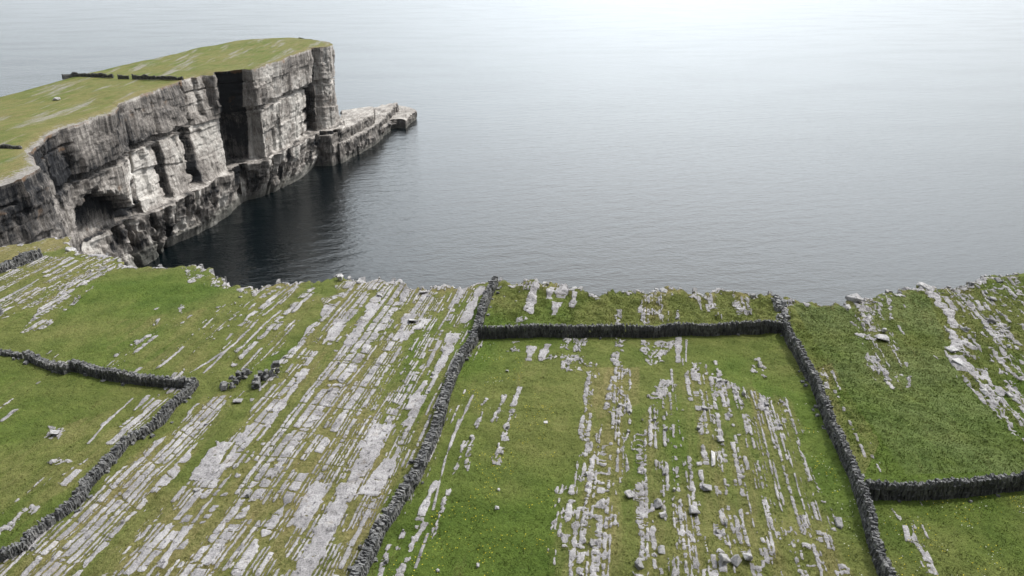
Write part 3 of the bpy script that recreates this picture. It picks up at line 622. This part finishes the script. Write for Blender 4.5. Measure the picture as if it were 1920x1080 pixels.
for i, (pts, z, sl_) in enumerate((
  ([(-111.8,401.5),(-109,404),(612,243),(634,233),(641,212),(640,206),(672,202),(699,200),(701,214),(684,221),(662,233),(644,243),(-101.3,402.5),(-102,401.5)], 17.5, 0),
  ([(620,262),(648,245),(672,236),(694,226),(716,226),(700,238),(676,250),(650,262),(636,270)], 11.5, 0),
  ([(668,236),(690,222),(700,204),(722,198),(745,195),(733,206),(716,222),(697,237)], 11, .03),
  ([(700,243),(712,226),(726,214),(733,219),(731,229),(718,238),(706,246)], 6, 0),
  ([(731,226),(745,223),(760,225),(768,216),(780,208),(778,204),(762,200),(744,197),(734,208)], 6, 0),
  ([(664,268),(684,254),(700,246),(706,250),(694,260),(672,274)], 5, 0),
)):
    v_, f_, p_, t_ = prism(pts, z, 300 + i * 20, sl_); b = len(PV)
    PV += v_; PF += [tuple(q + b for q in ff) for ff in f_]; PP += p_; PT += t_
tag(mesh_obj('rock_platform', PV, PF, M_CLIFF, {'pale': PP, 'rust': [0] * len(PV), 'tide': PT}), kind='structure')

# ---------------- dry stone walls ----------------
def stone(V, Fc, T, c, ax, h, t, w_, tone, lean):
    """upright irregular stone: t along the wall, w_ across, h high"""
    yw = random.gauss(0, .35); ux, uy = ax[0] * math.cos(yw) - ax[1] * math.sin(yw), ax[0] * math.sin(yw) + ax[1] * math.cos(yw); px, py = -uy, ux; b = len(V)
    tap = random.uniform(.55, .95); l1 = random.uniform(-lean, lean); l2 = random.uniform(-lean, lean)
    for zi, sc_ in ((0, 1), (1, tap)):
        for (a_, c_) in ((-1, -1), (1, -1), (1, 1), (-1, 1)):
            A = a_ * t / 2 * sc_ * random.uniform(.8, 1.15) + zi * l1 * h; B = c_ * w_ / 2 * sc_ * random.uniform(.8, 1.15) + zi * l2 * h * .5
            V.append((c[0] + ux * A + px * B, c[1] + uy * A + py * B, c[2] + zi * h * random.uniform(.85, 1.1)))
    T += [tone] * 8
    Fc += [(b, b+3, b+2, b+1), (b+4, b+5, b+6, b+7), (b, b+1, b+5, b+4), (b+1, b+2, b+6, b+5), (b+2, b+3, b+7, b+6), (b+3, b, b+4, b+7)]
def wall(label, path, H=1.5, Wd=.75, zf=None, group=None, spill=.2, hv=.12, px=True, zw=ZN, tone0=.36):
    pts = [P(x, y, zw) for x, y in path] if px else [np.array(p) for p in path]
    zf = zf or gz1; V, Fc, T = [], [], []
    dist = 0
    for a0, b0 in zip(pts[:-1], pts[1:]):
        L = float(np.linalg.norm(b0 - a0)); ax = (b0 - a0) / L; px_ = np.array([-ax[1], ax[0]]); s = 0
        while s < L:
            c = a0 + ax * s; g = zf(c[0], c[1]) - .08
            hh = H * (1 + (float(noise((dist + s) * .35, 1, 0, 401)) - .5) * 2 * hv + (float(noise((dist + s) * 1.3, 5, 0, 403)) - .5) * hv)
            wob = (float(noise((dist + s) * .25, 9, 0, 405)) - .5) * .35
            nrow = max(1, round(hh / .48)); rh = hh / nrow
            for k in range(nrow):
                wk = Wd * (1 - .35 * (k + .5) / nrow)
                for sd_ in (-1, 1):
                    cc = c + px_ * (sd_ * wk * .28 + wob) + ax * random.uniform(-.06, .06)
                    stone(V, Fc, T, (cc[0], cc[1], g + k * rh * .93), ax, rh * random.uniform(.95, 1.25), random.uniform(.10, .21), wk * .62, random.gauss(tone0 + (.32 if k == nrow - 1 else 0), .24), .3)
            s += random.uniform(.10, .17)
            if random.random() < spill * .35:
                o = random.choice((-1, 1)) * (Wd * .5 + random.uniform(.05, .5)); cc = c + px_ * o
                stone(V, Fc, T, (cc[0], cc[1], zf(cc[0], cc[1]) - .08), ax, random.uniform(.15, .35), random.uniform(.2, .45), random.uniform(.2, .4), random.gauss(.6, .2), .3)
        dist += L
    o = mesh_obj('dry_stone_wall', V, Fc, M_WALL, {'tone': np.clip(T, 0, 1)})
    b0 = Vector((pts[0][0], pts[0][1], zf(*pts[0]))); o.data.transform(__import__('mathutils').Matrix.Translation(-b0)); o.location = b0
    return tag(o, label, 'stone wall', group or 'dry stone walls between the fields')
wall('long winding dry stone wall running from the cliff rim down between the striped pavement and the square field',
     [(930,537),(918,560),(903,590),(893,622),(884,648),(866,675),(852,705),(838,742),(830,775),(816,815),(802,850),(782,890),(755,930),(735,962),(708,995),(693,1030),(676,1065),(660,1105)], 1.05, .9, hv=.16, tone0=.55)
wall('straight dark-faced dry stone wall along the far side of the square field, nearest the sea',
     [(897,633),(960,632),(1060,631),(1160,630),(1260,628),(1360,625),(1464,622)], 1.55, .58, hv=.10, tone0=.24)
wall('dry stone wall descending along the right side of the square field',
     [(1470,618),(1484,645),(1505,682),(1525,722),(1541,765),(1560,808),(1582,855),(1602,895),(1615,935),(1624,975),(1636,1020),(1652,1065),(1668,1110)], 1.45, .68, hv=.14, tone0=.40)
wall('short dry stone wall branching right off the square field wall to the right edge of the photo',
     [(1618,928),(1680,930),(1760,930),(1840,924),(1935,916)], 1.55, .6, hv=.12, tone0=.24)
wall('low tumbled dry stone wall at the left edge above the left-hand pasture', [(-30,662),(0,664),(25,667),(48,670)], .5, .6, hv=.4, spill=.6)
wall('crumbling dry stone wall piece on the left between two gaps, nearest the left edge', [(56,672),(80,682),(105,691),(128,700)], .75, .8, hv=.3, spill=.6)
wall('dry stone wall on the left between the gap and the pointed corner, sloping down to the right', [(140,692),(180,702),(225,712),(270,718),(315,724),(362,726)], 1.0, .8, hv=.25, spill=.3)
wall('rough dry stone wall from the pointed left corner down past the pale pavement to the lower left edge',
     [(368,722),(352,742),(325,765),(302,795),(270,815),(235,832),(210,862),(185,890),(160,915),(150,938),(120,965),(88,990),(62,1012),(45,1030),(15,1044),(-25,1050)], .8, .72, hv=.3, spill=.5, tone0=.36)
wall('tumbled dry stone wall in the far left corner below the grey cliff', [(-25,515),(0,507),(25,496),(50,486),(74,477)], 1.1, 1.1, hv=.35, spill=.6, tone0=.6)
wall('stub of dry stone wall cut by the left edge of the photo', [(-30,590),(-14,588),(4,587)], 1.2, .8, hv=.3)
def heap(label, path, n, size, H, group, tone0=.5):
    pts = [P(x, y, ZN) for x, y in path]; V, Fc, T = [], [], []
    for k in range(n):
        t = random.random() * (len(pts) - 1); i = int(t); c = pts[i] + (pts[i + 1] - pts[i]) * (t - i) + np.array([random.gauss(0, .28), random.gauss(0, .28)])
        z_ = gz1(*c) - .1 + random.random() ** 1.5 * H * (.45 + .9 * float(noise(t * 2.6, 3, 0, 433)))
        an = random.random() * 3.14; q = size * math.exp(random.gauss(0, .35))
        stone(V, Fc, T, (c[0], c[1], z_), (math.cos(an), math.sin(an)), q * random.uniform(.4, .9), q * random.uniform(.6, 1.3), q * random.uniform(.6, 1.2), random.gauss(tone0, .25), .5)
    b0 = Vector((pts[0][0], pts[0][1], gz1(*pts[0]))); V = [tuple(Vector(v) - b0) for v in V]
    o = mesh_obj('dry_stone_wall', V, Fc, M_WALL, {'tone': np.clip(T, 0, 1)}); o.location = b0
    return tag(o, label, 'stone wall', group)
heap('left one of two broken wall remnants in the middle of the striped pavement', [(427,730),(440,718),(452,706),(463,696)], 42, .34, .9, 'broken wall remnants')
heap('right one of two broken wall remnants in the middle of the striped pavement', [(476,726),(484,716),(496,706),(508,700),(528,700)], 42, .36, .85, 'broken wall remnants')
heap('bleached rubble wall climbing from the field corner to the cliff rim', [(1470,606),(1464,588),(1460,572),(1456,560)], 110, .4, .5, 'dry stone walls between the fields', 1.0)
zh = lambda x, y: float(zhead(y)) + .1
def hw_(label, pts, H): wall(label, pts, H * .8, .7, zf=zh, px=True, zw=59.9, group='walls on the far headland', hv=.5, tone0=.2)
hw_('dark stone wall across the far headland, longest piece at its seaward left end', [(119,151),(128,149),(140,148),(165,147.5),(190,147.5),(213,148.5)], 1.9)
hw_('shortest dark piece of the stone wall on the far headland, between two gaps', [(223,150),(233,150),(243,150)], 1.6)
hw_('dark stone wall on the far headland tapering towards the cliff lip', [(250,150),(280,151),(310,151),(344,152)], 1.7)
hw_('thin low wall reaching the left edge of the photo on the near end of the headland', [(-30,268),(0,268),(38,270)], .9)

# ---------------- loose boulders, each its own thing ----------------
import bmesh
def boulder(label, px, py, wpx, hm=.5, dm=None, tilt=(0, 0), rot=0, zw=ZN, zf=None, seed=0, mat=None, pts=7, cat='boulder', name='boulder', tone=.5, group='loose boulders', sink=.15):
    rr = random.Random(seed * 31 + 5); c = P(px, py, zw); W = wpx * depth_at(c[1], zw) / F; dm = dm or W * .7; hm *= .78
    bm = bmesh.new()
    for k in range(pts):
        x = rr.uniform(-1, 1); y = rr.uniform(-1, 1); z = rr.choice((-1, 1)) * rr.uniform(.7, 1)
        q = max(abs(x), abs(y)); f = .8 / max(q, .5) if q > 0 else 1
        bm.verts.new((x * f * W / 2, y * f * dm / 2, z * hm / 2))
    for a_ in (-1, 1):
        for b_ in (-1, 1): bm.verts.new((a_ * W / 2 * rr.uniform(.7, 1), b_ * dm / 2 * rr.uniform(.7, 1), rr.uniform(-.3, .3) * hm))
    r_ = bmesh.ops.convex_hull(bm, input=bm.verts); bmesh.ops.delete(bm, geom=[v for v in bm.verts if not v.link_faces], context='VERTS')
    bmesh.ops.bevel(bm, geom=bm.edges[:], offset=min(W, hm) * .05, segments=1, affect='EDGES')
    me = bpy.data.meshes.new(name); bm.to_mesh(me); bm.free(); me.materials.append(mat or M_BOULD)
    at = me.attributes.new('tone', 'FLOAT', 'POINT'); at.data.foreach_set('value', [min(1, tone + .15)] * len(me.vertices))
    o = link(bpy.data.objects.new(name, me)); g = (zf or gz1)(c[0], c[1])
    o.location = (c[0], c[1], g + hm * (.5 - sink) + abs(math.sin(R(tilt[0]))) * W * .3); o.rotation_euler = (R(tilt[1]), R(tilt[0]), R(rot))
    return tag(o, label, cat, group)
B = [
 ('pale flat slab propped up with dark shadow under it, upper pavement field', 775,603,20,.35,1.2,(18,-20),20,.7),
 ('dark low boulder on grass below the two broken wall remnants', 446,753,20,.45,.7,(0,0),10,.15),
 ('small grey stone just left of the broken wall remnants', 421,718,10,.5,.5,(0,0),0,.5),
 ('large block with flat grey top and dark front in the right-hand rock chain', 1653,638,27,.8,1.1,(6,-6),-10,.45),
 ('white upright stone behind the dark-fronted block in the right-hand field', 1657,624,9,.8,.5,(0,0),0,.9),
 ('tilted boulder above the rubble in the lower middle of the square field', 1234,949,17,.8,.8,(20,15),20,.6),
 ('smaller rubble block directly below the tilted boulder in the square field', 1243,968,16,.5,.6,(-10,10),10,.55),
 ('split grey boulder standing alone on grass, lower centre of the square field', 1301,962,22,.75,.9,(8,0),0,.45),
 ('jagged boulder with a dark notch in the left rubble of the square field', 1181,930,20,.6,.8,(12,0),30,.5),
 ('leaning long dark rock at the top of the dense rubble in the square field', 1351,826,12,.6,.9,(25,10),15,.45),
 ('stacked dark grey slabs at the lower left of the dense rubble', 1326,915,22,.65,1.0,(0,12),-5,.3),
 ('long pale rock lying along the joints in the dense rubble', 1337,860,9,.5,2.6,(0,0),-14,.75),
 ('pointed dark boulder left of the heap at the bottom edge', 1355,1062,22,.9,.9,(20,0),10,.3),
 ('broad boulder in the middle of the heap at the bottom edge', 1378,1062,22,.8,.8,(-15,20),40,.35),
 ('blocky boulder at the right of the heap at the bottom edge', 1400,1055,18,.8,.9,(10,-15),0,.4),
 ('rounded dark boulder near the bottom edge left of the tall rock ribs', 1198,1068,16,.7,.8,(10,0),20,.3),
 ('boulder balanced on a rib end with a dark hollow beneath', 1239,1040,16,.6,.7,(0,20),0,.5),
 ('round white stone on lush grass near the bottom edge', 896,1060,7,.35,.35,(0,0),0,.95),
 ('small pointed white stone on grass left of the round one', 821,1068,7,.3,.3,(0,0),20,.85),
 ('pale stone in the lush grass strip, lower one of a close pair', 932,953,9,.3,.35,(0,0),0,.75),
 ('pale stone in the lush grass strip, upper one of a close pair', 935,919,5,.3,.35,(0,0),0,.75),
 ('pale stone alone on the bright grass in the middle of the square field', 1023,794,8,.3,.45,(0,0),0,.8),
 ('tiny dark-sided stone near the top left of the square field', 951,699,6,.3,.4,(0,0),0,.4),
 ('grey tilted slab on grass in the left-hand pasture above the winding wall', 104,815,18,.5,1.2,(14,-18),10,.6),
 ('big light slab at the cliff rim jutting over the sea, right of centre field', 1735,540,14,.6,2.8,(0,0),25,.5),
 ('dark-edged rim boulder at the head of the pale rock chain', 1600,564,22,1.3,2.5,(0,0),10,.35),
 ('largest white slab lying on grass in the upper right field', 1803,678,22,.3,1.7,(0,4),25,.75),
 ('second white slab just above the largest one in the upper right field', 1784,656,24,.3,1.4,(0,0),15,.75),
 ('triangular pale slab in the rock chain of the upper right field', 1786,622,16,.3,1.8,(0,0),20,.7),
 ('white block in the rock scatter low in the upper right field', 1849,735,15,.5,1.1,(8,0),0,.75),
 ('dark boulder with shadow on grass near the right edge under the cliff rim', 1862,562,14,.7,.8,(0,0),0,.25),
 ('pale rounded stone at the end of the upper right rock scatter', 1893,738,13,.4,.9,(0,0),0,.75),
 ('white stone on the green rim meadow at the left, beside the dark inlet', 451,560,8,.3,.5,(0,0),0,.9),
 ('tilted slab lifted from the pavement near the cliff rim', 795,549,16,.35,1.5,(0,-14),10,.55),
 ('raised broken slab in the pavement near the top of the striped field', 712,556,12,.4,1.0,(10,-12),10,.55),
 ('orange lichened rock standing on the cliff rim left of centre', 638,524,12,1.1,1.0,(10,0),0,.8),
]
for i, b_ in enumerate(B):
    lab, px_, py_, wp_, hm_, dm_, tl_, rt_, tn_ = b_
    boulder(lab, px_, py_, wp_, hm_, dm_, tl_, rt_, seed=i, tone=tn_, cat='stone slab' if 'slab' in lab.split(',')[0].split(' in ')[0] and 'block' not in lab else 'boulder')
boulder('solitary grey boulder on the grass of the far headland', 106,188,13,1.5,2.4,(0,0),0,zw=58.8,zf=zh,seed=77,tone=.6)

# ---------------- grass tufts and flowers ----------------
def tufts(name, n, gen, hr, wr, nb, mat):
    x, y = gen(n)
    ok = rockfield(x, y)[0] < -.02
    ok &= (y < yedge(x) - .3) & (y > 30)
    x, y = x[ok], y[ok]; n = len(x); z = gz(x, y) - .02
    V = []; 
    for b in range(nb):
        an = rng.random(n) * 6.283; h_ = hr[0] + (hr[1] - hr[0]) * rng.random(n); w_ = wr * (.6 + .8 * rng.random(n)); le = .2 + .7 * rng.random(n)
        la = rng.random(n) * 6.283
        ox, oy = (rng.random(n) - .5) * .14, (rng.random(n) - .5) * .14
        p0 = np.stack([x + ox - np.cos(an) * w_, y + oy - np.sin(an) * w_, z], -1); p1 = np.stack([x + ox + np.cos(an) * w_, y + oy + np.sin(an) * w_, z], -1)
        p2 = np.stack([x + ox + np.cos(la) * h_ * le, y + oy + np.sin(la) * h_ * le, z + h_], -1)
        V.append(np.stack([p0, p1, p2], 1).reshape(-1, 3))
    V = np.concatenate(V); Fc = np.arange(len(V)).reshape(-1, 3)
    return mesh_obj(name, V, Fc, mat, {'dry': np.full(len(V), .25)})
a = N('grass_blades'); g1 = a.noise(.35, detail=4, rough=.65); g2 = a.noise(5, detail=3)
bigg = a.noise(.045, detail=3); strk = a.noise(.5, vec=(1, .16, 1), rot=JA, detail=5, rough=.7)
col = a.ramp(g1, [(.3, (.100, .122, .031)), (.5, (.138, .158, .042)), (.72, (.182, .187, .060))])
col = a.mix(a.ramp(bigg, [(.42, 0.), (.58, 1.)]), col, a.ramp(g1, [(.3, (.070, .108, .021)), (.7, (.114, .152, .033))]))
col = a.mix(a.ramp(strk, [(.5, 0.), (.68, .7)]), col, (.21, .18, .075)); col = a.mix(1., col, a.ramp(g2, [(.3, .6), (.7, 1.4)]), 'MULTIPLY')
M_BL = a.done(col, .8, None, .15)
def gen_all(n):
    v = 36 + (rng.random(n) ** 1.4) * 60; hw = 4 + v * .86
    return (rng.random(n) * 2 - 1) * hw, v
tag(tufts('grass', 110000, gen_all, (.05, .15), .018, 3, M_BL), 'short green grass growing between the limestone strips', 'grass', kind='stuff')
rp = poly_world([(1500,575),(1600,580),(1720,545),(1960,515),(1960,890),(1625,890),(1560,760),(1490,640)]); tp = poly_world([(940,538),(1450,560),(1450,605),(905,610)])
def gen_rough(n):
    x = rng.uniform(-3, 75, n); y = rng.uniform(44, 92, n); m = inside(rp, x, y) | inside(tp, x, y); return x[m], y[m]
tag(tufts('long_grass', 90000, gen_rough, (.08, .2), .02, 3, M_BL), 'longer wind-combed grass in the right-hand fields', 'grass', kind='stuff')
def flowers(name, n, polys, colr, size, lab):
    PW = [poly_world(p) for p in polys]; x = rng.uniform(-20, 60, n); y = rng.uniform(35, 85, n); m = np.zeros(n, bool)
    for p in PW: m |= inside(p, x, y)
    m &= fbm(x * .5, y * .5, 0, 3, 501) > .52
    x, y = x[m], y[m]; n = len(x); z = gz(x, y) + .12 + rng.random(n) * .08; an = rng.random(n) * 6.28; s = size * (.6 + .8 * rng.random(n))
    ring = [np.stack([x + np.cos(an + k * 1.2566) * s, y + np.sin(an + k * 1.2566) * s, z + (rng.random(n) - .5) * .03], -1) for k in range(5)]
    c0 = np.stack([x, y, z - .04], -1); V = np.concatenate([np.stack(ring + [c0], 1).reshape(-1, 3)])
    b = np.arange(n)[:, None, None] * 6; F_ = np.array([[k, (k + 1) % 5, 5] for k in range(5)])[None] + b
    q = N(name + '_petals'); tag(mesh_obj(name, V, F_.reshape(-1, 3), q.done(colr, .6)), lab, 'flowers', kind='stuff')
flowers('yellow_wildflowers', 15000, [[(860,900),(1040,700),(1040,1100),(700,1100)], [(1500,760),(1560,860),(1620,1100),(1560,1100)], [(1640,940),(1940,930),(1940,1100),(1690,1100)], [(870,660),(1000,640),(960,760),(860,800)]], (.62, .52, .04), .032, 'tiny yellow wildflowers dotted through the grass of the square field')
flowers('white_wildflowers', 9000, [[(870,640),(960,640),(950,780),(860,800)], [(1480,680),(1540,780),(1620,960),(1640,1100),(1560,1100)], [(1640,940),(1940,930),(1940,1100),(1690,1100)]], (.75, .75, .66), .03, 'tiny white wildflowers dotted along the field margins')

# ---------------- hazy air ----------------
hm = bpy.data.materials.new('haze'); hm.use_nodes = True; hm.node_tree.nodes.clear()
ho = hm.node_tree.nodes.new('ShaderNodeOutputMaterial'); hv_ = hm.node_tree.nodes.new('ShaderNodeVolumePrincipled')
hv_.inputs['Color'].default_value = (.93, .96, 1, 1); hv_.inputs['Density'].default_value = .00002; hv_.inputs['Anisotropy'].default_value = .3
hm.node_tree.links.new(hv_.outputs[0], ho.inputs['Volume'])
hx, hy0, hy1, hz0, hz1 = 30500, -2600, 45500, -6, 112
V = [(x, y, z) for z in (hz0, hz1) for y in (hy0, hy1) for x in (-hx, hx)]
tag(mesh_obj('haze', V, [(0, 2, 3, 1), (4, 5, 7, 6), (0, 1, 5, 4), (2, 6, 7, 3), (0, 4, 6, 2), (1, 3, 7, 5)], hm), 'thin pale sea haze filling the air', 'haze', kind='stuff')
